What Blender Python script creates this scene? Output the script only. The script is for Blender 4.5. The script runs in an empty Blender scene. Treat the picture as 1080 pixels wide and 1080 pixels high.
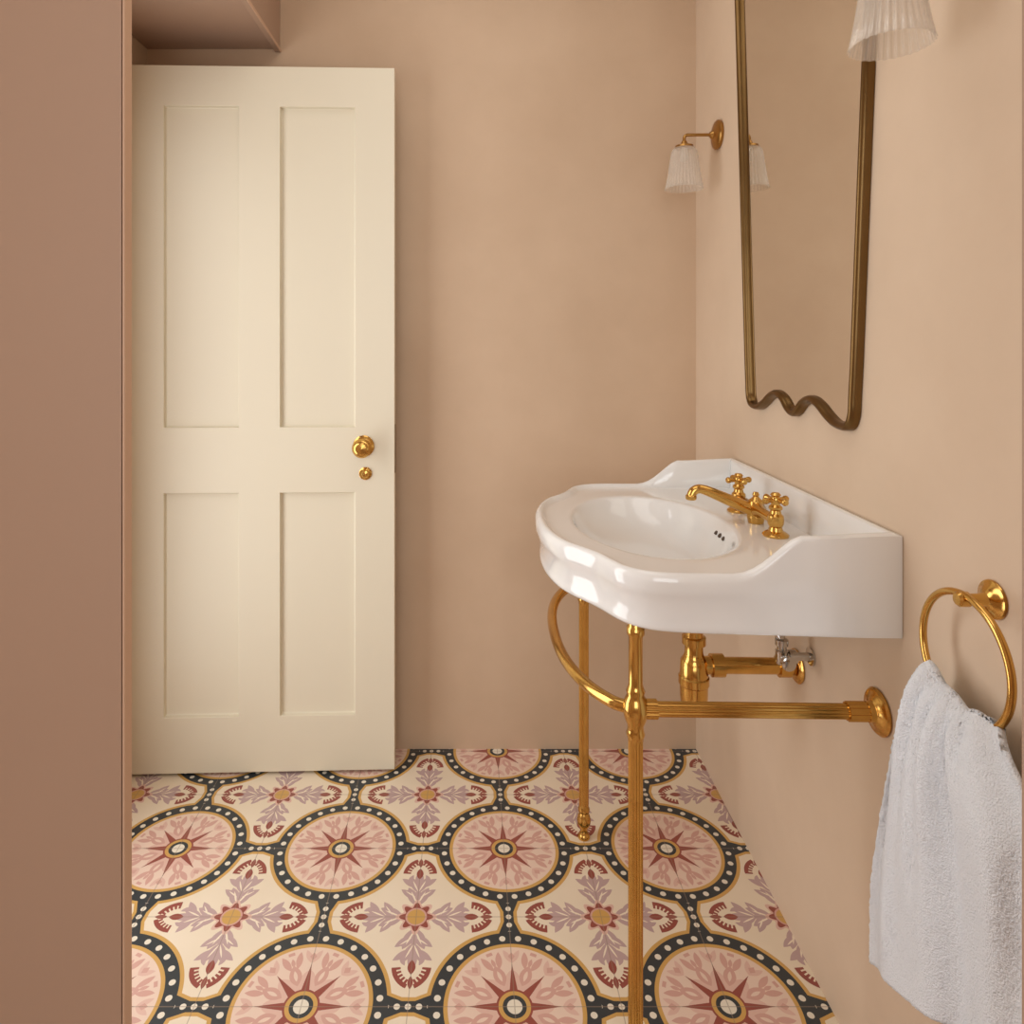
import bpy, bmesh, math
from math import pi, sin, cos, radians
from mathutils import Vector, Matrix, noise

scene = bpy.context.scene
COL = scene.collection
scene.view_settings.view_transform = 'Standard'

CH = 1.241; F = 720.0; VX = 495.0; VY = 362.0
def wallX(D): return 0.674 + (D-1.244)*0.0225
BACK = 2.088; LEFT = -0.986; CEIL = 2.6; REAR = -1.3
RZ = -0.0225

# ------------------------------------------------------------------ materials
def lin(c):
    r = []
    for v in c:
        v /= 255.0
        r.append(v/12.92 if v <= 0.04045 else ((v+0.055)/1.055)**2.4)
    return (r[0], r[1], r[2], 1.0)

def new_mat(name):
    m = bpy.data.materials.new(name); m.use_nodes = True
    nt = m.node_tree
    return m, nt, nt.nodes['Principled BSDF']

def mix_rgb(nt, fac, a, b):
    n = nt.nodes.new('ShaderNodeMix'); n.data_type = 'RGBA'
    for idx, v in ((0, fac), (6, a), (7, b)):
        if isinstance(v, bpy.types.NodeSocket): nt.links.new(v, n.inputs[idx])
        else: n.inputs[idx].default_value = v
    return n.outputs[2]

def plain(name, col, rough=0.5, metal=0.0, coat=0.0, var=0.06, scale=12.0, bump=0.0, bscale=60.0, contrast=False, detail=5, bdist=0.01):
    m, nt, b = new_mat(name)
    tc = nt.nodes.new('ShaderNodeTexCoord')
    nz = nt.nodes.new('ShaderNodeTexNoise'); nz.inputs['Scale'].default_value = scale
    nz.inputs['Detail'].default_value = detail; nz.inputs['Roughness'].default_value = 0.6
    nt.links.new(tc.outputs['Object'], nz.inputs['Vector'])
    fac = nz.outputs['Fac']
    if contrast:
        mr = nt.nodes.new('ShaderNodeMapRange'); mr.inputs[1].default_value = 0.3; mr.inputs[2].default_value = 0.7
        nt.links.new(fac, mr.inputs[0]); fac = mr.outputs[0]
    c = lin(col)
    d = tuple(max(0, x*(1-var*(1+0.25*i))) for i, x in enumerate(c[:3]))+(1,)
    l = tuple(min(1, x*(1+var*(1+0.25*i))) for i, x in enumerate(c[:3]))+(1,)
    nt.links.new(mix_rgb(nt, fac, d, l), b.inputs['Base Color'])
    b.inputs['Roughness'].default_value = rough
    b.inputs['Metallic'].default_value = metal
    b.inputs['Coat Weight'].default_value = coat
    if bump > 0:
        n2 = nt.nodes.new('ShaderNodeTexNoise'); n2.inputs['Scale'].default_value = bscale
        n2.inputs['Detail'].default_value = 4
        nt.links.new(tc.outputs['Object'], n2.inputs['Vector'])
        bp = nt.nodes.new('ShaderNodeBump'); bp.inputs['Strength'].default_value = bump
        bp.inputs['Distance'].default_value = bdist
        nt.links.new(n2.outputs['Fac'], bp.inputs['Height'])
        nt.links.new(bp.outputs['Normal'], b.inputs['Normal'])
    return m

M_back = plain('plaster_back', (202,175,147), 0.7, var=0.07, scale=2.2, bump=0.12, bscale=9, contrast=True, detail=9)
M_right_lit = plain('plaster_right_lit', (220,198,173), 0.6, var=0.055, scale=2.2, bump=0.10, bscale=9, contrast=True, detail=9)  # same plaster as the back wall, lightened to carry the light from the left
M_ceil = plain('ceiling_paint', (222,212,200), 0.8)
M_cup = plain('cupboard_paint', (175,145,124), 0.45, var=0.03, scale=2)
M_edge = plain('edge_trim_paint', (206,172,146), 0.4, var=0.02, scale=3)
M_door = plain('door_paint', (226,218,196), 0.45, var=0.015, scale=4)
M_cer = plain('white_ceramic', (238,238,236), 0.12, coat=0.5, var=0.005)
M_brass = plain('brass', (212,168,92), 0.18, metal=1.0, var=0.18, scale=30)
M_brassd = plain('aged_brass', (118,92,57), 0.32, metal=1.0, var=0.2, scale=12)
M_brassm = plain('satin_brass', (176,134,76), 0.28, metal=1.0, var=0.15, scale=25)
M_chrome = plain('chrome', (200,198,194), 0.15, metal=1.0)
M_dark = plain('shadowed_hole', (84,70,58), 0.6)
M_towel = plain('towel_terry', (243,248,255), 0.95, var=0.004, scale=60, bump=0.8, bscale=480, bdist=0.005)
m, nt, b = new_mat('mirror_glass'); M_mirror = m
b.inputs['Metallic'].default_value = 1; b.inputs['Roughness'].default_value = 0.02
b.inputs['Base Color'].default_value = lin((232,228,220))
m, nt, b = new_mat('ribbed_shade_glass'); M_shade = m
b.inputs['Base Color'].default_value = lin((240,232,220)); b.inputs['Roughness'].default_value = 0.08
b.inputs['Transmission Weight'].default_value = 0.45; b.inputs['IOR'].default_value = 1.45
tr_ = nt.nodes.new('ShaderNodeBsdfTransparent'); ms = nt.nodes.new('ShaderNodeMixShader'); ms.inputs[0].default_value = 0.60
out = nt.nodes['Material Output']
nt.links.new(b.outputs[0], ms.inputs[1]); nt.links.new(tr_.outputs[0], ms.inputs[2]); nt.links.new(ms.outputs[0], out.inputs['Surface'])
M_bulb = plain('bulb_glass', (222,206,188), 0.3)

# ----- floor tile: expression builder over math nodes
m, nt, bs = new_mat('encaustic_tile'); M_floor = m
class E:
    def __init__(s, v): s.v = v
    @staticmethod
    def op(o, *a):
        n = nt.nodes.new('ShaderNodeMath'); n.operation = o
        for i, x in enumerate(a):
            x = x.v if isinstance(x, E) else x
            if isinstance(x, bpy.types.NodeSocket): nt.links.new(x, n.inputs[i])
            else: n.inputs[i].default_value = float(x)
        return E(n.outputs[0])
    def __add__(s, o): return E.op('ADD', s, o)
    __radd__ = __add__
    def __sub__(s, o): return E.op('SUBTRACT', s, o)
    def __rsub__(s, o): return E.op('SUBTRACT', o, s)
    def __mul__(s, o): return E.op('MULTIPLY', s, o)
    __rmul__ = __mul__
    def __truediv__(s, o): return E.op('DIVIDE', s, o)
    def __lt__(s, o): return E.op('LESS_THAN', s, o)
    def __gt__(s, o): return E.op('GREATER_THAN', s, o)
    def __and__(s, o): return E.op('MULTIPLY', s, o)
    def __or__(s, o): return E.op('MAXIMUM', s, o)
def fract(a): return E.op('FRACT', a)
def absv(a): return E.op('ABSOLUTE', a)
def sq(a): return E.op('SQRT', a)
def mx(a, b): return E.op('MAXIMUM', a, b)
def mn(a, b): return E.op('MINIMUM', a, b)
def layer(col, mask, c): return mix_rgb(nt, mask.v, col, c)
def leaf_(x, y, x0, y0, ang, L, W):
    c_, s_ = cos(ang), sin(ang)
    dx = x-x0; dy = y-y0
    al_ = dx*c_+dy*s_; ac = absv(dy*c_-dx*s_)
    return ac < (al_*(L-al_))*(4*W/(L*L))

tc = nt.nodes.new('ShaderNodeTexCoord'); sx = nt.nodes.new('ShaderNodeSeparateXYZ')
nt.links.new(tc.outputs['Object'], sx.inputs[0])
X = E(sx.outputs[0]); Y = E(sx.outputs[1])
u = fract((X-0.085)/0.4+0.5)-0.5
v = fract((Y-1.277)/0.4+0.5)-0.5
ua = absv(u); va = absv(v)
r = sq(u*u+v*v)
th = E.op('ARCTAN2', v, u)
mi = mn(ua, va); ma = mx(ua, va)
PINK = lin((234,208,190)); ROSE = lin((212,166,153)); RED = lin((150,76,66)); BLUSH = lin((224,187,172))
CHAR = lin((52,58,62)); MUST = lin((208,164,92)); LIL = lin((192,164,162)); WHT = lin((234,226,208))
nz = nt.nodes.new('ShaderNodeTexNoise'); nz.inputs['Scale'].default_value = 9; nz.inputs['Detail'].default_value = 4
nt.links.new(tc.outputs['Object'], nz.inputs['Vector'])
CRA = lin((232,216,190)); CRB = lin((242,228,206))
col = mix_rgb(nt, nz.outputs['Fac'], CRA, CRB)
p = 0.5-ua; q = 0.5-va
a = mx(p, q); bb = mn(p, q); rho = sq(p*p+q*q)
phi = E.op('ARCTAN2', q, p)
# lacy mauve scrollwork
lil = (bb < 0.013) & (a < 0.27)
lil = lil | leaf_(a, bb, 0.070, 0.0, 0.42, 0.140, 0.028)
lil = lil | leaf_(a, bb, 0.115, 0.0, 0.95, 0.120, 0.021)
lil = lil | leaf_(a, bb, 0.160, 0.0, 0.42, 0.130, 0.021)
lil = lil | leaf_(a, bb, 0.195, 0.0, 0.98, 0.120, 0.020)
lil = lil | leaf_(a, bb, 0.235, 0.062, -0.45, 0.060, 0.012)
lil = lil | leaf_(a, bb, 0.205, 0.0, 0.0, 0.110, 0.024)
col = layer(col, lil, LIL)
# fine cream veins break the leaves up
col = layer(col, leaf_(a, bb, 0.085, 0.002, 0.42, 0.095, 0.005), CRB)
col = layer(col, leaf_(a, bb, 0.170, 0.002, 0.42, 0.085, 0.0045), CRB)
col = layer(col, leaf_(a, bb, 0.130, 0.012, 0.95, 0.075, 0.004), CRB)
# toothed maroon brackets
da = a-0.292; db = bb+0.030
rr_ = sq(da*da+db*db)
an_ = E.op('ARCTAN2', db, da)
tth = (fract(an_*4.6+0.1) > 0.40)*0.022
claw = (rr_ < 0.129) & (rr_ > (0.106-tth)) & (an_ > 0.42) & (an_ < 1.50)
col = layer(col, claw, RED)
col = layer(col, leaf_(a, bb, 0.258, 0.0, 0.0, 0.080, 0.020), RED)
col = layer(col, leaf_(a, bb, 0.345, 0.0, 0.0, 0.070, 0.013), RED)
pet = rho < (E.op('COSINE', phi*8.0)*0.018+0.094)
col = layer(col, pet, BLUSH)
pet2 = rho < (E.op('COSINE', phi*8.0)*0.015+0.077)
col = layer(col, pet2, RED)
col = layer(col, rho < 0.058, ROSE)
col = layer(col, rho < 0.048, MUST)
# bands
flare = mx(0.07-absv(r-0.40), 0.0)*0.42
gold = (r < 0.420) | (mi < (flare+0.046))
col = layer(col, gold, MUST)
dark = (r < 0.400) | (mi < (flare+0.027))
col = layer(col, dark, CHAR)
al = (fract((0.5-ma)/0.052+0.5)-0.5)*0.052
bd = (sq(al*al+mi*mi) < 0.0150) & (r > 0.408)
col = layer(col, bd, WHT)
N = 28
arc = (fract(th*(N/(2*pi)))-0.5)*(2*pi*0.366/N); rd = r-0.366
col = layer(col, sq(arc*arc+rd*rd) < 0.0162, WHT)
col = layer(col, r < 0.334, MUST)
col = layer(col, r < 0.314, PINK)
a8 = (fract(th*(8/(2*pi))+0.5)-0.5)*(2*pi/8)
b8 = (fract(th*(8/(2*pi)))-0.5)*(2*pi/8)
ta = absv(r*a8); tb = absv(r*b8)
# broken floral shapes in the pink field
col = layer(col, r < (0.160+0.025*E.op('COSINE', th*8.0)), BLUSH)
col = layer(col, leaf_(r, tb, 0.11, 0.0, 0.0, 0.115, 0.030), ROSE)
col = layer(col, leaf_(r, tb, 0.135, 0.0, 0.0, 0.060, 0.009), PINK)
col = layer(col, leaf_(r, tb, 0.200, 0.014, 0.35, 0.100, 0.016), ROSE)
col = layer(col, leaf_(r, tb, 0.215, 0.0, 0.0, 0.050, 0.010), ROSE)
col = layer(col, leaf_(r, ta, 0.225, 0.0, 0.50, 0.085, 0.014), BLUSH)
col = layer(col, (ta < 0.018-absv(r-0.262)*0.8), ROSE)
col = layer(col, (tb < 0.016) & (absv(r-0.292) < 0.009), ROSE)
star = leaf_(r, ta, -0.06, 0.0, 0.0, 0.250, 0.017)
star = star | (ta < ((0.222-r)*0.140))
col = layer(col, star, RED)
col = layer(col, r < 0.086, RED)
col = layer(col, r < 0.076, MUST)
col = layer(col, r < 0.056, CHAR)
col = layer(col, r < 0.036, WHT)
g = mn(mi, 0.5-ma) < 0.0026
col = layer(col, g*0.5, lin((150,130,112)))
nt.links.new(col, bs.inputs['Base Color'])
bs.inputs['Roughness'].default_value = 0.40

# ------------------------------------------------------------------ helpers
def mesh_obj(name, verts, faces, mat, parent=None, smooth=True, loc=(0,0,0), rot=None):
    me = bpy.data.meshes.new(name)
    me.from_pydata([tuple(x) for x in verts], [], faces); me.update()
    bm = bmesh.new(); bm.from_mesh(me)
    bmesh.ops.recalc_face_normals(bm, faces=bm.faces); bm.to_mesh(me); bm.free()
    if smooth:
        for p_ in me.polygons: p_.use_smooth = True
    me.materials.append(mat)
    ob = bpy.data.objects.new(name, me); COL.objects.link(ob)
    ob.location = loc
    if rot: ob.rotation_euler = rot
    if parent: ob.parent = parent
    return ob

def root(name, loc, label, cat, rz=0.0):
    e = bpy.data.objects.new(name, None); e.empty_display_size = 0.05
    COL.objects.link(e); e.location = loc; e.rotation_euler = (0,0,rz)
    e['label'] = label; e['category'] = cat
    return e

class Geo:
    def __init__(s): s.v = []; s.f = []
    def add(s, vs, fs):
        o = len(s.v); s.v += [Vector(x) for x in vs]; s.f += [tuple(i+o for i in f) for f in fs]; return s
    def box(s, x0, x1, y0, y1, z0, z1):
        return s.add([(x0,y0,z0),(x1,y0,z0),(x1,y1,z0),(x0,y1,z0),(x0,y0,z1),(x1,y0,z1),(x1,y1,z1),(x0,y1,z1)],
              [(0,3,2,1),(4,5,6,7),(0,1,5,4),(1,2,6,5),(2,3,7,6),(3,0,4,7)])
    def lathe(s, prof, origin=(0,0,0), axis=(0,0,1), n=32, flutes=0, amp=0.0, fl=None):
        ax = Vector(axis).normalized()
        M = ax.to_track_quat('Z','Y').to_matrix(); O = Vector(origin)
        vs = []; fs = []
        for k, pr in enumerate(prof):
            r_, z_ = pr[0], pr[1]
            am = amp if (fl is None or fl(z_)) else 0.0
            for i in range(n):
                th_ = 2*pi*i/n
                rr = r_*(1+am*cos(flutes*th_)) if flutes else r_
                vs.append(O+M@Vector((rr*cos(th_), rr*sin(th_), z_)))
        for k in range(len(prof)-1):
            for i in range(n):
                j = (i+1) % n
                fs.append((k*n+i, k*n+j, (k+1)*n+j, (k+1)*n+i))
        if prof[0][0] > 1e-6: fs.append(tuple(range(n)))
        if prof[-1][0] > 1e-6: fs.append(tuple((len(prof)-1)*n+i for i in range(n)))
        return s.add(vs, fs)
    def shell(s, prof, origin, n, flutes, amp):
        O = Vector(origin); vs = []; fs = []; K = len(prof)
        for r_, z_ in prof:
            for i in range(n):
                th_ = 2*pi*i/n; rr = r_*(1+amp*cos(flutes*th_))
                vs.append(O+Vector((rr*cos(th_), rr*sin(th_), z_)))
        for k in range(K):
            k2 = (k+1) % K
            for i in range(n):
                j = (i+1) % n
                fs.append((k*n+i, k*n+j, k2*n+j, k2*n+i))
        return s.add(vs, fs)
    def tube(s, path, rad, n=16, closed=False, flutes=0, amp=0.0, cap=True):
        P = [Vector(x) for x in path]; L = len(P)
        R = rad if isinstance(rad, (list, tuple)) else [rad]*L
        T = []
        for i in range(L):
            if closed: d = P[(i+1)%L]-P[i-1]
            else: d = P[min(i+1,L-1)]-P[max(i-1,0)]
            T.append(d.normalized())
        up = Vector((0,0,1)) if abs(T[0].z) < 0.9 else Vector((1,0,0))
        nrm = (up-T[0]*up.dot(T[0])).normalized()
        vs = []; fs = []
        for i in range(L):
            nrm = (nrm-T[i]*nrm.dot(T[i])).normalized(); bi = T[i].cross(nrm)
            for k in range(n):
                t_ = 2*pi*k/n; rr = R[i]*(1+amp*cos(flutes*t_)) if flutes else R[i]
                vs.append(P[i]+nrm*rr*cos(t_)+bi*rr*sin(t_))
        for i in range(L if closed else L-1):
            i2 = (i+1) % L
            for k in range(n):
                k2 = (k+1) % n
                fs.append((i*n+k, i*n+k2, i2*n+k2, i2*n+k))
        if not closed and cap:
            fs.append(tuple(range(n))); fs.append(tuple((L-1)*n+k for k in range(n)))
        return s.add(vs, fs)
    def obj(s, name, mat, parent=None, smooth=True, bevel=0.0, angle=35, **k):
        ob = mesh_obj(name, s.v, s.f, mat, parent, smooth, **k)
        if bevel:
            b_ = ob.modifiers.new('bevel','BEVEL'); b_.width = bevel; b_.segments = 2; b_.limit_method='ANGLE'
        if smooth:
            try: ob.data.set_sharp_from_angle(angle=radians(angle))
            except Exception: pass
        return ob

def struct(ob, label, cat):
    ob['kind'] = 'structure'; ob['label'] = label; ob['category'] = cat; return ob

def smooth_path(pts, sub=8, closed=False):
    P = [Vector(x) for x in pts]; L = len(P); out = []
    rng = L if closed else L-1
    for i in range(rng):
        if closed: a_, b_, c_, d_ = P[i-1], P[i], P[(i+1)%L], P[(i+2)%L]
        else: a_, b_, c_, d_ = P[max(i-1,0)], P[i], P[i+1], P[min(i+2,L-1)]
        for k in range(sub):
            t_ = k/sub; t2 = t_*t_; t3 = t2*t_
            out.append(0.5*((2*b_)+(-a_+c_)*t_+(2*a_-5*b_+4*c_-d_)*t2+(-a_+3*b_-3*c_+d_)*t3))
    if not closed: out.append(P[-1])
    return out
def sstep(a_, b_, x):
    t_ = min(1, max(0, (x-a_)/(b_-a_))); return t_*t_*(3-2*t_)

# ------------------------------------------------------------------ room
struct(Geo().box(LEFT-0.1, 0.9, REAR-0.1, BACK+0.1, -0.1, 0).obj('floor', M_floor, smooth=False), 'patterned encaustic cement tile floor with circles and flowers', 'floor')
struct(Geo().box(LEFT-0.1, 0.9, REAR-0.1, BACK+0.1, CEIL, CEIL+0.1).obj('ceiling', M_ceil, smooth=False), 'pale painted ceiling', 'ceiling')
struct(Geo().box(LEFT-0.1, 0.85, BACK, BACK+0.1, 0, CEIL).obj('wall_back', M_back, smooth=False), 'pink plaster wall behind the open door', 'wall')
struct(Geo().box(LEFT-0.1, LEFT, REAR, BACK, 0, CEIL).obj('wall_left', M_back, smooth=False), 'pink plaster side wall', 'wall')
rl = (BACK-REAR)/cos(RZ)
struct(Geo().box(0, 0.1, 0, rl, 0, CEIL).obj('wall_right', M_right_lit, smooth=False, loc=(wallX(REAR), REAR, 0), rot=(0,0,RZ)), 'pink plaster wall carrying the basin and mirror', 'wall')
wg = Geo()
wg.box(LEFT-0.1, -0.75, REAR-0.1, REAR, 0, CEIL).box(0.5, 0.9, REAR-0.1, REAR, 0, CEIL)
wg.box(-0.75, 0.5, REAR-0.1, REAR, 0, 0.7).box(-0.75, 0.5, REAR-0.1, REAR, 2.3, CEIL)  # unseen opening, assumed here to let in the rear light
struct(wg.obj('wall_rear', M_back, smooth=False), 'pink plaster wall with an assumed window opening', 'wall')
struct(Geo().box(0.5215, wallX(0.63)-0.001, 0.62, 0.645, 0, CEIL).obj('trim_1', M_cup, smooth=False, bevel=0.001), 'brown painted vertical panel edge by the towel', 'trim')

# ------------------------------------------------------------------ door
DW, DH, DT = 0.765, 2.026, 0.04
door = bpy.data.objects.new('door_1', None); COL.objects.link(door)
dang = math.atan2(1.972-1.948, 0.744)
door.location = (-0.216-DW*cos(dang), 1.972-DW*sin(dang), 0.01); door.rotation_euler = (0,0,dang)
struct(door, 'open cream painted four-panel door with brass knob', 'door')
def dl(px): return (px-VX)*1.96/F + 0.216 + DW
def dz(py): return CH-(py-VY)*1.958/F-0.01
xs = [0, dl(174), dl(252), dl(295), dl(374), DW]
zs = [0, dz(756), dz(520), dz(451), dz(112), DH]
bm = bmesh.new()
vg = [[bm.verts.new((x, 0, z)) for x in xs] for z in zs]
pan = []
for j in range(5):
    for i in range(5):
        f = bm.faces.new((vg[j][i], vg[j][i+1], vg[j+1][i+1], vg[j+1][i]))
        if i in (1,3) and j in (1,3): pan.append(f)
bm.normal_update()
bnd = [e for e in bm.edges if e.is_boundary]
ex = bmesh.ops.extrude_edge_only(bm, edges=bnd)
nv = [e for e in ex['geom'] if isinstance(e, bmesh.types.BMVert)]
for w in nv: w.co.y += DT
bmesh.ops.contextual_create(bm, geom=[e for e in bm.edges if e.is_boundary])
for f in pan:
    bmesh.ops.inset_individual(bm, faces=[f], thickness=0.0025, depth=0)
    for w in f.verts: w.co.y += 0.012
    bmesh.ops.inset_individual(bm, faces=[f], thickness=0.004, depth=0)
    for w in f.verts: w.co.y += 0.001
me = bpy.data.meshes.new('door_leaf'); bm.to_mesh(me); bm.free(); me.materials.append(M_door)
leaf = bpy.data.objects.new('door_leaf', me); COL.objects.link(leaf); leaf.parent = door
bv = leaf.modifiers.new('b','BEVEL'); bv.width = 0.0012; bv.segments = 2; bv.limit_method = 'ANGLE'; bv.angle_limit = radians(60)
kx, kz = dl(383), dz(471)
Geo().lathe([(0.0,0),(0.030,0),(0.031,0.003),(0.027,0.006),(0.013,0.008),(0.010,0.016),(0.011,0.026),(0.020,0.032),(0.0265,0.040),(0.0275,0.047),(0.022,0.055),(0.017,0.056),(0.014,0.059),(0.0,0.060)],
   (kx, 0.0, kz), (0,-1,0)).obj('knob', M_brass, door)['label'] = 'round brass door knob'
Geo().lathe([(0,0),(0.018,0),(0.0185,0.003),(0.013,0.006),(0.009,0.012),(0.0,0.014)], (dl(385), 0, dz(500)), (0,-1,0)).obj('thumb_turn', M_brass, door)['label'] = 'small brass lock turn'
Geo().box(DW-0.001, DW+0.0015, 0.010, 0.030, kz-0.08, kz+0.06).obj('latch_plate', M_brassd, door, smooth=False)

# ------------------------------------------------------------------ cupboard (tall panel) and overhead cabinet
e = root('tall_cupboard', (LEFT, 0.75, 0), 'tall flat brown-pink painted cupboard door beside the floor tiles', 'cupboard')
w0 = -0.379-LEFT
Geo().box(0.002, w0-0.0035, 0.0, 0.017, 0.004, CEIL-0.004).obj('door_panel', M_cup, e, smooth=False, bevel=0.001)
Geo().box(w0-0.0022, w0, 0.0, 0.017, 0.004, CEIL-0.004).obj('edge_trim', M_edge, e, smooth=False, bevel=0.0005)['label'] = 'paler painted edge strip'
for hz in (0.3, 2.2):
    Geo().lathe([(0.004,0),(0.004,0.06)], (0.02,0.022,hz)).obj('hinge', M_brassd, e)

e = root('overhead_cabinet', (LEFT, BACK, 2.13), 'brown-pink painted overhead cabinet above the open door', 'cabinet')
cw = -0.576-LEFT; L0 = -(BACK-0.80)
Geo().box(0.001, cw-0.021, L0, -0.001, 0.010, CEIL-2.13-0.002).obj('cabinet_body', M_cup, e, smooth=False, bevel=0.001)
mid = -0.62
for y0, y1 in ((L0, mid-0.0015), (mid+0.0015, -0.002)):
    Geo().box(cw-0.017, cw-0.002, y0, y1, 0.0, CEIL-2.13-0.004).obj('cabinet_door', M_cup, e, smooth=False, bevel=0.001)
Geo().box(cw-0.0019, cw+0.001, L0, -0.002, 0.0, 0.010).obj('edge_trim', M_edge, e, smooth=False, bevel=0.0008)['label'] = 'paler thin edge moulding'

# ------------------------------------------------------------------ washbasin
SD = 1.408
basin = root('washbasin', (wallX(SD)-0.001, SD, 0), 'white glazed ceramic washbasin with serpentine front and upstand', 'sink', RZ)
HW = 0.354
H2 = [(0.0,0.354),(0.08,0.354),(0.18,0.353),(0.28,0.352),(0.345,0.351),(0.390,0.341),(0.424,0.315),(0.442,0.280),(0.456,0.247),(0.477,0.215),(0.503,0.180),(0.522,0.130),(0.534,0.07),(0.538,0.0)]
side1 = smooth_path([(x,y,0) for x,y in H2], 7)
side2 = [Vector((w.x,-w.y,0)) for w in reversed(side1)][1:]
back = [Vector((0,-HW+2*HW*k/24,0)) for k in range(1,24)]
OUT = side1+side2+back
NO = len(OUT)
NR = []
for i in range(NO):
    d = OUT[(i+1)%NO]-OUT[i-1]; n = Vector((-d.y, d.x, 0)).normalized()
    if n.dot(Vector((0.30,0,0))-OUT[i]) < 0: n = -n
    NR.append(n)
SM = [w.copy() for w in OUT]
for it in range(45):
    N2 = [w.copy() for w in SM]
    for i in range(NO):
        if SM[i].x > 0.20: N2[i] = (SM[i-1]+SM[(i+1)%NO])*0.25+SM[i]*0.5
    SM = N2
cen = Vector((0.30,0,0))
def upst(x):
    t_ = min(1, max(0, (x-0.150)/0.105))
    return 0.060*(0.5+0.5*cos(pi*t_**0.78))+0.006*(1-sstep(0.0,0.15,x))
def loop_off(d, z, up=False, wallkeep=True, sm=0.0):
    out = []
    for i in range(NO):
        o = OUT[i]*(1-sm)+SM[i]*sm; n = NR[i]
        dd = d
        if wallkeep: dd = d*sstep(0.0,0.42,o.x)
        w = o+n*dd
        if not wallkeep:
            w.x = max(w.x, d)
            lim = HW-d
            if w.x < 0.2: w.y = max(-lim, min(lim, w.y))
        out.append(Vector((w.x, w.y, z+(upst(o.x) if up else 0))))
    return out
def ell(scale, z, cx=0.303, sa=0.158, sb=0.238):
    out = []
    for i in range(NO):
        d = OUT[i]-cen
        a_ = math.atan2(d.y/sb, d.x/sa)
        out.append(Vector((cx+sa*scale*cos(a_), sb*scale*sin(a_), z)))
    return out
def lerp_loop(A, B, t_, z=None):
    return [Vector((a_.x*(1-t_)+b_.x*t_, a_.y*(1-t_)+b_.y*t_, (a_.z*(1-t_)+b_.z*t_) if z is None else z)) for a_, b_ in zip(A, B)]
deck0 = loop_off(0.036, 0.8705, wallkeep=False)
e0 = ell(1.0, 0.8690)
loops = [ell(0.06,0.70,0.22), ell(0.4,0.705,0.24), ell(0.75,0.735,0.27), ell(0.98,0.785,0.29)]
und = loop_off(0.045, 0.797, sm=1)
loops += [lerp_loop(ell(1.04,0.80), und, 0.5, 0.797), und, loop_off(0.020,0.788,sm=0.9), loop_off(0.013,0.785,sm=0.9), loop_off(0.0095,0.7855,sm=0.9), loop_off(0.0078,0.789,sm=0.9), loop_off(0.0075,0.794,sm=0.9),
          loop_off(0.0085,0.799,sm=0.9), loop_off(0.009,0.808,sm=0.8), loop_off(0.0085,0.820,sm=0.6), loop_off(0.0072,0.830,sm=0.45), loop_off(0.0052,0.838,sm=0.25), loop_off(0.003,0.844,sm=0.1), loop_off(0.0012,0.849), loop_off(0.0002,0.855), loop_off(0.0,0.861)]
loops += [loop_off(0.0,0.867,True), loop_off(0.0015,0.8725,True), loop_off(0.0045,0.8770,True), loop_off(0.008,0.8795,True,False), loop_off(0.011,0.880,True,False),
          loop_off(0.0145,0.8785,True,False), loop_off(0.0175,0.8755,True,False), loop_off(0.0205,0.8725,False,False), loop_off(0.025,0.871,False,False), deck0]
loops += [lerp_loop(deck0, e0, 0.5, 0.8702), lerp_loop(deck0, e0, 0.80, 0.8702), lerp_loop(deck0, e0, 0.94, 0.8700), e0, ell(0.985,0.866), ell(0.965,0.860), ell(0.935,0.851),
          ell(0.89,0.838,0.300), ell(0.82,0.823,0.295), ell(0.70,0.807,0.285), ell(0.53,0.794,0.265), ell(0.33,0.785,0.24), ell(0.12,0.781,0.22)]
vs = []; fs = []
for lp in loops: vs += [(-w.x, w.y, w.z) for w in lp]
for k in range(len(loops)-1):
    for i in range(NO):
        j = (i+1) % NO
        fs.append((k*NO+i, k*NO+j, (k+1)*NO+j, (k+1)*NO+i))
fs.append(tuple(range(NO))); fs.append(tuple((len(loops)-1)*NO+i for i in range(NO)))
bo = mesh_obj('basin', vs, fs, M_cer, basin)
try: bo.data.set_sharp_from_angle(angle=radians(60))
except Exception: pass
Geo().lathe([(0.0,0),(0.030,0),(0.031,0.003),(0.024,0.005),(0.018,0.001),(0.0,0.001)], (-0.22,0,0.781)).obj('drain_flange', M_brass, basin)
for yy in (-0.022, 0.0, 0.022):
    Geo().lathe([(0.0,0),(0.005,0),(0.005,0.003),(0.0,0.003)], (-0.1575, yy, 0.8425), (-1,0,0.9), n=16).obj('overflow_hole', M_dark, basin)

# faucet
fx = -0.085; fz = 0.8695
fg = Geo()
for s_ in (-1, 1):
    fg.lathe([(0.0,0),(0.0235,0),(0.0245,0.004),(0.020,0.008),(0.0135,0.011),(0.0115,0.018),(0.0145,0.024),(0.0155,0.032),(0.0145,0.040),(0.0105,0.044),(0.0095,0.050),(0.0125,0.053),(0.0125,0.057),(0.008,0.061),(0.006,0.066),(0.0,0.066)],
       (fx, s_*0.096, fz), (0,0,1))
fg.tube([(fx, -0.096, fz+0.030), (fx, -0.03, fz+0.030), (fx,-0.018,fz+0.030),(fx,0.018,fz+0.030),(fx,0.03,fz+0.030),(fx, 0.096, fz+0.030)], [0.0095,0.0095,0.015,0.015,0.0095,0.0095], 20)
fg.lathe([(0.0,-0.003),(0.015,-0.003),(0.018,0.010),(0.018,0.030),(0.015,0.042),(0.009,0.047),(0.0055,0.051),(0.007,0.055),(0.005,0.060),(0,0.061)], (fx,0,fz+0.004))
fa = fg.obj('faucet', M_brass, basin); fa['label'] = 'polished brass bridge faucet with cross handles'
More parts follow.
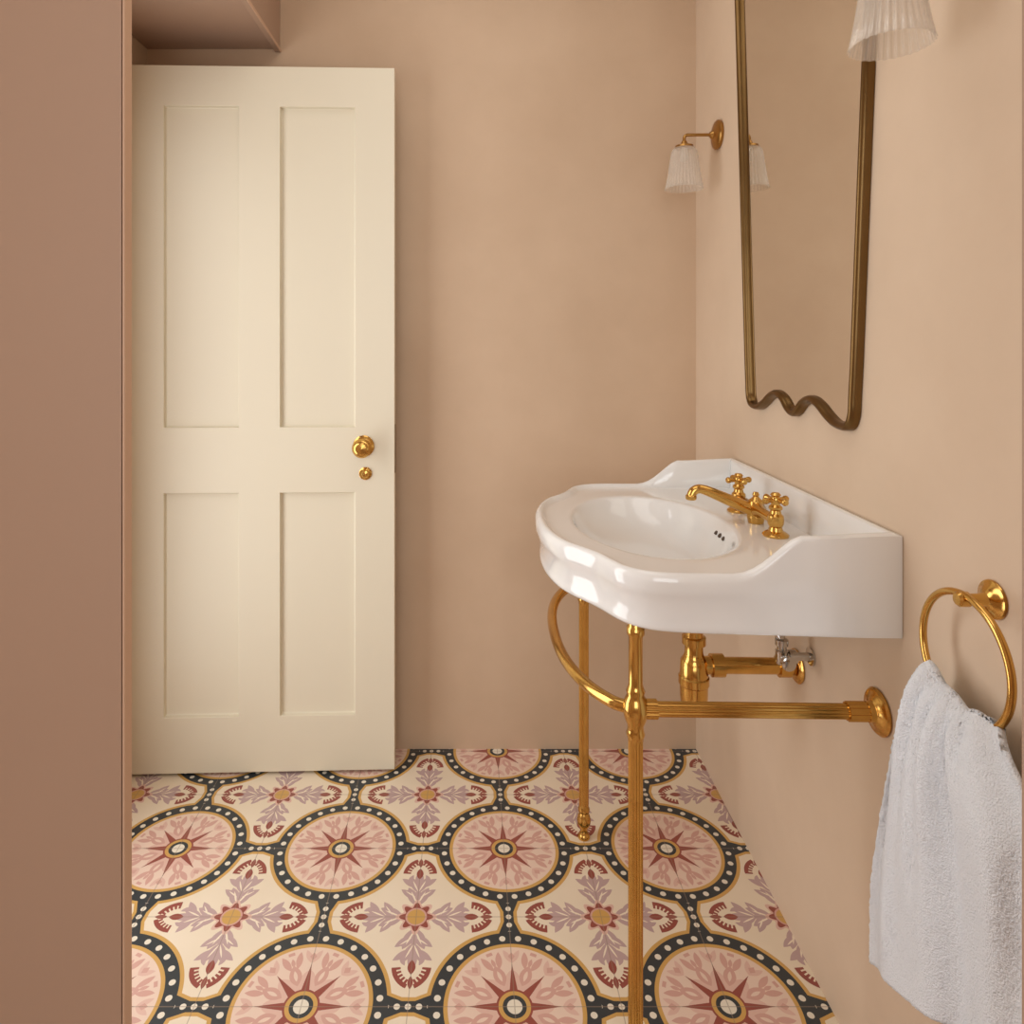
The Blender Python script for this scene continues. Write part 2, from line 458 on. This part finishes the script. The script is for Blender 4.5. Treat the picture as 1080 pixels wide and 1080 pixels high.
sp = smooth_path([(fx-0.005,0,fz+0.027),(fx-0.040,0,fz+0.041),(fx-0.075,0,fz+0.056),(fx-0.102,0,fz+0.067),(fx-0.117,0,fz+0.070),(fx-0.128,0,fz+0.065),(fx-0.133,0,fz+0.054)], 6)
nsp = len(sp)
Geo().tube(sp, [0.0135-0.0042*min(1,i/(nsp*0.6)) for i in range(nsp)], 20).lathe([(0.0098,0),(0.0112,0.002),(0.0112,0.008),(0.0090,0.010)], (fx-0.133,0,fz+0.048), (0,0,1)).obj('spout', M_brass, fa)
for s_, rot0 in ((-1, 0.35), (1, 0.15)):
    hg = Geo(); c = (fx, s_*0.096, fz+0.070)
    hg.lathe([(0.0,-0.010),(0.0075,-0.010),(0.009,-0.005),(0.010,0.0),(0.009,0.005),(0.0075,0.007),(0.0098,0.010),(0.0065,0.014),(0.0,0.015)], c)
    for k in range(4):
        an = rot0+k*pi/2; d = Vector((cos(an), sin(an), 0))
        hg.lathe([(0.005,0.005),(0.0042,0.011),(0.0050,0.018),(0.0066,0.0225),(0.0066,0.0255),(0.005,0.028),(0.0,0.0285)], c, d, n=16)
    hg.obj('handle', M_brass, fa)

# trap and valve
tx = -0.212
tg = Geo()
tg.lathe([(0.0,0.49),(0.020,0.49),(0.026,0.496),(0.028,0.51),(0.0285,0.535),(0.031,0.538),(0.031,0.552),(0.0285,0.555),(0.027,0.585),(0.022,0.592),(0.0185,0.600),(0.0185,0.618),(0.024,0.620),(0.024,0.634),(0.0185,0.636),(0.0175,0.705),(0.0,0.705)], (tx,0,0))
tg.tube([(tx+0.02,0,0.575),(tx+0.035,0,0.575),(tx+0.0351,0,0.575),(tx+0.06,0,0.575),(tx+0.0601,0,0.575),(-0.04,0,0.575),(-0.0399,0,0.575),(-0.018,0,0.575),(-0.0179,0,0.575),(-0.001,0,0.575)],
        [0.018,0.018,0.023,0.023,0.0165,0.0165,0.022,0.022,0.0165,0.0165], 24)
tg.lathe([(0.033,0),(0.034,0.003),(0.028,0.008),(0.018,0.010)], (0.0,0,0.575), (-1,0,0))
tg.obj('drain_trap', M_brass, basin)['label'] = 'brass bottle trap with waste pipe'
vg_ = Geo()
vg_.tube([(-0.001,-0.06,0.622),(-0.03,-0.06,0.622),(-0.0301,-0.06,0.622),(-0.045,-0.06,0.622),(-0.0451,-0.06,0.622),(-0.062,-0.06,0.622)], [0.008,0.008,0.013,0.013,0.009,0.009], 16)
vg_.lathe([(0.017,0),(0.017,0.003),(0.009,0.005)], (0,-0.06,0.622), (-1,0,0))
vg_.lathe([(0.010,-0.014),(0.012,-0.010),(0.012,0.012),(0.009,0.014),(0.009,0.022),(0.0125,0.023),(0.0125,0.034),(0.006,0.036),(0.006,0.15)], (-0.058,-0.06,0.622), n=16)
vg_.lathe([(0.006,0.0),(0.006,0.02),(0.013,0.021),(0.014,0.030),(0.011,0.032)], (-0.058,-0.064,0.622), (0,-1,0), n=16)
vg_.tube(smooth_path([(-0.058,-0.06,0.65),(-0.075,-0.04,0.69),(-0.085,0.0,0.73),(-0.085,0.0,0.80)],6), 0.006, 12)
vg_.obj('shutoff_valve', M_chrome, basin)['label'] = 'chrome shutoff valve and hose'

# ------------------------------------------------------------------ washstand
stand = root('washstand', (wallX(SD+0.005)-0.001, SD+0.005, 0), 'reeded brass washstand legs and bow rail under the basin', 'washstand', RZ)
lx = -0.396; LYs = (-0.296, 0.292); rzv = 0.638
def leg_prof():
    p_ = [(0.0,0.0),(0.014,0.0),(0.016,0.004),(0.013,0.010),(0.0085,0.018),(0.0105,0.026),(0.016,0.036),(0.0175,0.046),(0.015,0.056),(0.0115,0.064),(0.0145,0.068),(0.0145,0.074),(0.0118,0.078)]
    p_ += [(0.0113,0.085),(0.0113,0.2),(0.0113,0.4),(0.0113,0.585)]
    p_ += [(0.0135,0.592),(0.0155,0.598),(0.0135,0.604),(0.0135,0.612),(0.018,0.622),(0.0205,0.634),(0.0205,0.642),(0.018,0.654),(0.0135,0.662),(0.0155,0.668),(0.013,0.674),(0.0115,0.680),(0.0115,0.758),(0.0145,0.762),(0.0145,0.773),(0.012,0.775),(0.012,0.785)]
    return p_
for yy in LYs:
    Geo().lathe(leg_prof(), (lx,yy,0), n=112, flutes=14, amp=0.085, fl=lambda z: 0.08 < z < 0.59).obj('leg', M_brass, stand, angle=60)
arcp = []
for k in range(41):
    t_ = -1+2*k/40
    arcp.append((lx-0.104*(max(0,1-abs(t_)**2.3))**0.62, 0.294*t_-0.002, rzv))
Geo().tube(smooth_path(arcp,3), 0.0105, 24).obj('bow_rail', M_brass, stand)
for yy in LYs:
    Geo().tube([(lx,yy,rzv),(lx+0.035,yy,rzv),(lx+0.0351,yy,rzv),(lx+0.2,yy,rzv),(-0.052,yy,rzv),(-0.0519,yy,rzv),(-0.002,yy,rzv)], [0.0145,0.0145,0.0112,0.0112,0.0112,0.0145,0.0145], 112, flutes=14, amp=0.07).obj('side_rail', M_brass, stand, angle=60)
    Geo().lathe([(0.0,0.0),(0.036,0.0),(0.037,0.003),(0.034,0.006),(0.027,0.007),(0.022,0.010),(0.017,0.012),(0.0158,0.020),(0.0,0.020)], (0,yy,rzv), (-1,0,0), n=40).obj('wall_flange', M_brass, stand)

# ------------------------------------------------------------------ mirror
MD = 1.408
mir = root('wall_mirror', (wallX(MD), MD, 1.1), 'tall tapered wall mirror in aged brass frame with scalloped bottom', 'mirror', RZ)
hb, ztop = 0.237, 1.13
def hw(z): return hb+0.074*z/1.03
ctl = [(-hb-0.002,0.045),(-hb+0.001,0.016),(-hb+0.014,-0.006),(-0.200,-0.013),(-0.168,-0.010),(-0.138,0.002),(-0.108,0.018),(-0.079,0.026),(-0.050,0.018),(-0.024,-0.001),(0.0,-0.009)]
ctl = ctl+[(-y, z) for y, z in reversed(ctl[:-1])]
pts = [(w.x, w.y) for w in smooth_path([(y,z,0) for y,z in ctl], 5)]
for k in range(1, 20):
    z = 0.045+(ztop-0.045)*k/20; pts.append((hw(z), z))
for k in range(0, 25):
    t_ = k/24; y = hw(ztop)*(1-2*t_)
    pts.append((y, ztop+0.05*sin(pi*t_)))
for k in range(19, 0, -1):
    z = 0.045+(ztop-0.045)*k/20; pts.append((-hw(z), z))
cnt = len(pts)
prof = [(-0.001,-0.001)]+[(0.0065-0.0075*cos(radians(t_)), -0.009-0.0105*sin(radians(t_))) for t_ in range(0,181,15)]+[(0.014,-0.001)]
fg = Geo(); vs = []; fs = []
for i in range(cnt):
    a_ = Vector(pts[i-1]); b_ = Vector(pts[i]); c_ = Vector(pts[(i+1)%cnt])
    d1 = (b_-a_).normalized(); d2 = (c_-b_).normalized()
    n1 = Vector((-d1.y,d1.x)); n2 = Vector((-d2.y,d2.x)); n_ = (n1+n2).normalized(); k_ = 1/max(0.6, n_.dot(n1))
    for (o, xx) in prof:
        w = b_+n_*o*k_; vs.append((xx, w.x, w.y))
m_ = len(prof)
for i in range(cnt):
    j = (i+1) % cnt
    for k in range(m_):
        k2 = (k+1) % m_; fs.append((i*m_+k, i*m_+k2, j*m_+k2, j*m_+k))
fg.add(vs, fs); fg.obj('frame', M_brassd, mir, angle=70)['label'] = 'aged brass frame'
gp = [(-0.007, p_[0]*0.98, p_[1]+0.005) for p_ in pts]
gp2 = [(-0.003, p_[0]*0.98, p_[1]+0.005) for p_ in pts]
gg = Geo().add(gp+gp2, [tuple(range(cnt)), tuple(cnt+i for i in range(cnt))]+[(i,(i+1)%cnt,cnt+(i+1)%cnt,cnt+i) for i in range(cnt)])
gg.obj('mirror_glass', M_mirror, mir, smooth=False)

# ------------------------------------------------------------------ sconces
def sconce(D, z0, lab):
    s = root('wall_sconce', (wallX(D), D, z0), lab, 'wall lamp', RZ)
    ax = -0.096
    Geo().lathe([(0.0,0.0),(0.038,0.0),(0.040,0.003),(0.040,0.008),(0.036,0.012),(0.024,0.016),(0.012,0.019),(0.008,0.026),(0.0,0.026)], (0,0,0), (-1,0,0), n=40).obj('backplate', M_brassm, s)
    pa = [(-0.02,0,0),(-0.05,0,0.0),(-0.084,0,0.0)]+[(-0.086-0.010*sin(radians(t_)), 0, -0.010+0.010*cos(radians(t_))) for t_ in (0,20,40,60,80,90)]+[(-0.096,0,-0.020),(-0.096,0,-0.030)]
    Geo().tube(pa, 0.0045, 14).obj('arm', M_brassm, s)
    Geo().lathe([(0.0055,0.008),(0.008,0.004),(0.009,0.0),(0.016,-0.003),(0.024,-0.006),(0.025,-0.011),(0.023,-0.013),(0.0,-0.013)], (ax,0,-0.024)).obj('shade_holder', M_brassm, s)
    pr = [(0.023,-0.034),(0.028,-0.037),(0.0335,-0.046),(0.037,-0.066),(0.041,-0.096),(0.0455,-0.124),(0.050,-0.146),(0.0515,-0.149),(0.0495,-0.1485),(0.044,-0.124),(0.0395,-0.096),(0.0355,-0.067),(0.032,-0.048),(0.026,-0.040),(0.022,-0.037)]
    Geo().shell(pr, (ax,0,0), 384, 32, 0.026).obj('lamp_shade', M_shade, s, angle=80)['label'] = 'ribbed translucent glass shade'
    Geo().lathe([(0.0,-0.036),(0.009,-0.036),(0.010,-0.050),(0.012,-0.058),(0.0125,-0.066),(0.009,-0.074),(0.0,-0.078)], (ax,0,0), n=24).obj('bulb', M_bulb, s)
    return s
s1 = sconce(1.88, 1.815, 'brass wall sconce with ribbed glass shade near the corner')
s2 = sconce(0.922, 1.793, 'brass wall sconce with ribbed glass shade above the towel ring')
for s in (s1, s2): s['group'] = 'pair of wall sconces beside the mirror'

# ------------------------------------------------------------------ towel ring
TD = 0.866; TZ = 0.916
tr = root('towel_ring', (wallX(TD), TD, TZ), 'polished brass towel ring on a round wall rosette', 'towel ring', RZ)
Geo().lathe([(0.0,0.0),(0.0235,0.0),(0.0245,0.002),(0.0235,0.004),(0.018,0.006),(0.015,0.009),(0.009,0.012),(0.007,0.020),(0.007,0.030),(0.0095,0.033),(0.0095,0.044),(0.007,0.047),(0.0,0.048)], (0,0,0), (-1,0,0), n=40).obj('rosette', M_brass, tr)
RX, RR, RC = -0.038, 0.080, -0.0745
ring = [(RX, RR*sin(2*pi*k/72), RC+RR*cos(2*pi*k/72)) for k in range(72)]
Geo().tube(ring, 0.0048, 16, closed=True).obj('ring', M_brass, tr)

# ------------------------------------------------------------------ towel
NU, NVv = 180, 300
def towel_pt(s_, w_):
    ang = radians(-62+102*s_)       # 0 = ring bottom ; negative = far
    cy = RR*0.98*sin(-ang); cz = RC-RR*cos(ang)+0.011+0.010*sin(pi*min(1,s_*1.05))+0.002*sin(s_*17)
    e0_ = max(0, 1-s_/0.18); cz -= 0.020*e0_**2; cy += 0.002*e0_
    f = abs(w_); front = w_ < 0
    k_ = 0.86-0.66*sstep(0.6,1.0,s_)
    sp_ = sstep(-0.04, k_, f)**0.78
    y_h = (0.156-0.317*s_) if front else (0.120-0.17*s_)
    y = cy*(1-sp_)+y_h*sp_
    hem = (-0.602+0.17*s_**1.2) if front else (-0.50+0.10*s_)
    z = cz+(hem-cz)*f
    drop = (f*(cz-hem))
    bulge = 0.026*(1-math.exp(-drop/0.018))
    fold = 0.008*sin(s_*12+0.4)*sstep(0.02,0.35,f)+0.006*sin(s_*21+1)*sstep(0.0,0.2,f)*(1-0.25*f)+0.005*sin(s_*35)*sstep(0,0.08,f)*(1-0.8*f)
    if front: x = RX-bulge-0.010*sstep(0,0.3,f)+fold
    else: x = RX+bulge*0.6+fold*0.25
    x = min(x, -0.0105)
    if front: x = min(x, RX+0.012-0.02*sstep(0,0.08,f))
    n_ = noise.noise(Vector((s_*7, w_*3, 3.1)))*0.005
    n2 = noise.noise(Vector((y*430, z*430, w_*3)))*0.0015
    return Vector((x+n_*(1 if front else 0.2)-abs(n2), y+n_+n2, z+n_*0.5+n2*0.3))
vs = []; fs = []
for j in range(NVv+1):
    for i in range(NU+1):
        w_ = -1+2*j/NVv
        w_ = math.copysign(abs(w_)**1.25, w_)
        vs.append(towel_pt(i/NU, w_))
for j in range(NVv):
    for i in range(NU):
        o = j*(NU+1)+i; fs.append((o, o+1, o+NU+2, o+NU+1))
tw = mesh_obj('hand_towel', vs, fs, M_towel, None, loc=(wallX(TD), TD, TZ), rot=(0,0,RZ))
tw['label'] = 'white terry hand towel draped through the brass ring'; tw['category'] = 'towel'
so = tw.modifiers.new('s','SOLIDIFY'); so.thickness = 0.008; so.offset = 0

# ------------------------------------------------------------------ lights
def area(name, loc, rot, sx_, sy_, power, col):
    l = bpy.data.lights.new(name, 'AREA'); l.shape = 'RECTANGLE'; l.size = sx_; l.size_y = sy_; l.energy = power; l.color = col
    o = bpy.data.objects.new(name, l); COL.objects.link(o); o.location = loc; o.rotation_euler = rot; return o
area('assumed_rear_light', (-0.12, REAR-0.02, 1.5), (radians(90),0,0), 1.2, 1.55, 17, (0.96,0.98,1.0))  # assumed daylight from behind the camera, placed in the assumed rear opening
area('assumed_side_light', (LEFT+0.02, 1.33, 1.05), (radians(90),0,radians(-90)), 0.66, 1.8, 12.5, (0.95,0.98,1.0))  # assumed daylight from the left, set before a solid wall with no window
area('overhead_fill', (-0.05, 1.0, CEIL-0.03), (0,0,0), 0.9, 1.4, 5.5, (1.0,0.97,0.92))  # added soft fill from above, stands for no actual ceiling lamp
w = bpy.data.worlds.new('w'); scene.world = w; w.use_nodes = True
w.node_tree.nodes['Background'].inputs[0].default_value = (0.97,0.98,1.0,1); w.node_tree.nodes['Background'].inputs[1].default_value = 0.8

# ------------------------------------------------------------------ camera
cam = bpy.data.cameras.new('camera'); co = bpy.data.objects.new('camera', cam); COL.objects.link(co)
co.location = (0,0,CH); co.rotation_euler = (radians(90),0,0)
cam.sensor_width = 36; cam.lens = 36*F/1080; cam.shift_x = (540-VX)/1080; cam.shift_y = -(540-VY)/1080
cam.clip_start = 0.02
scene.camera = co
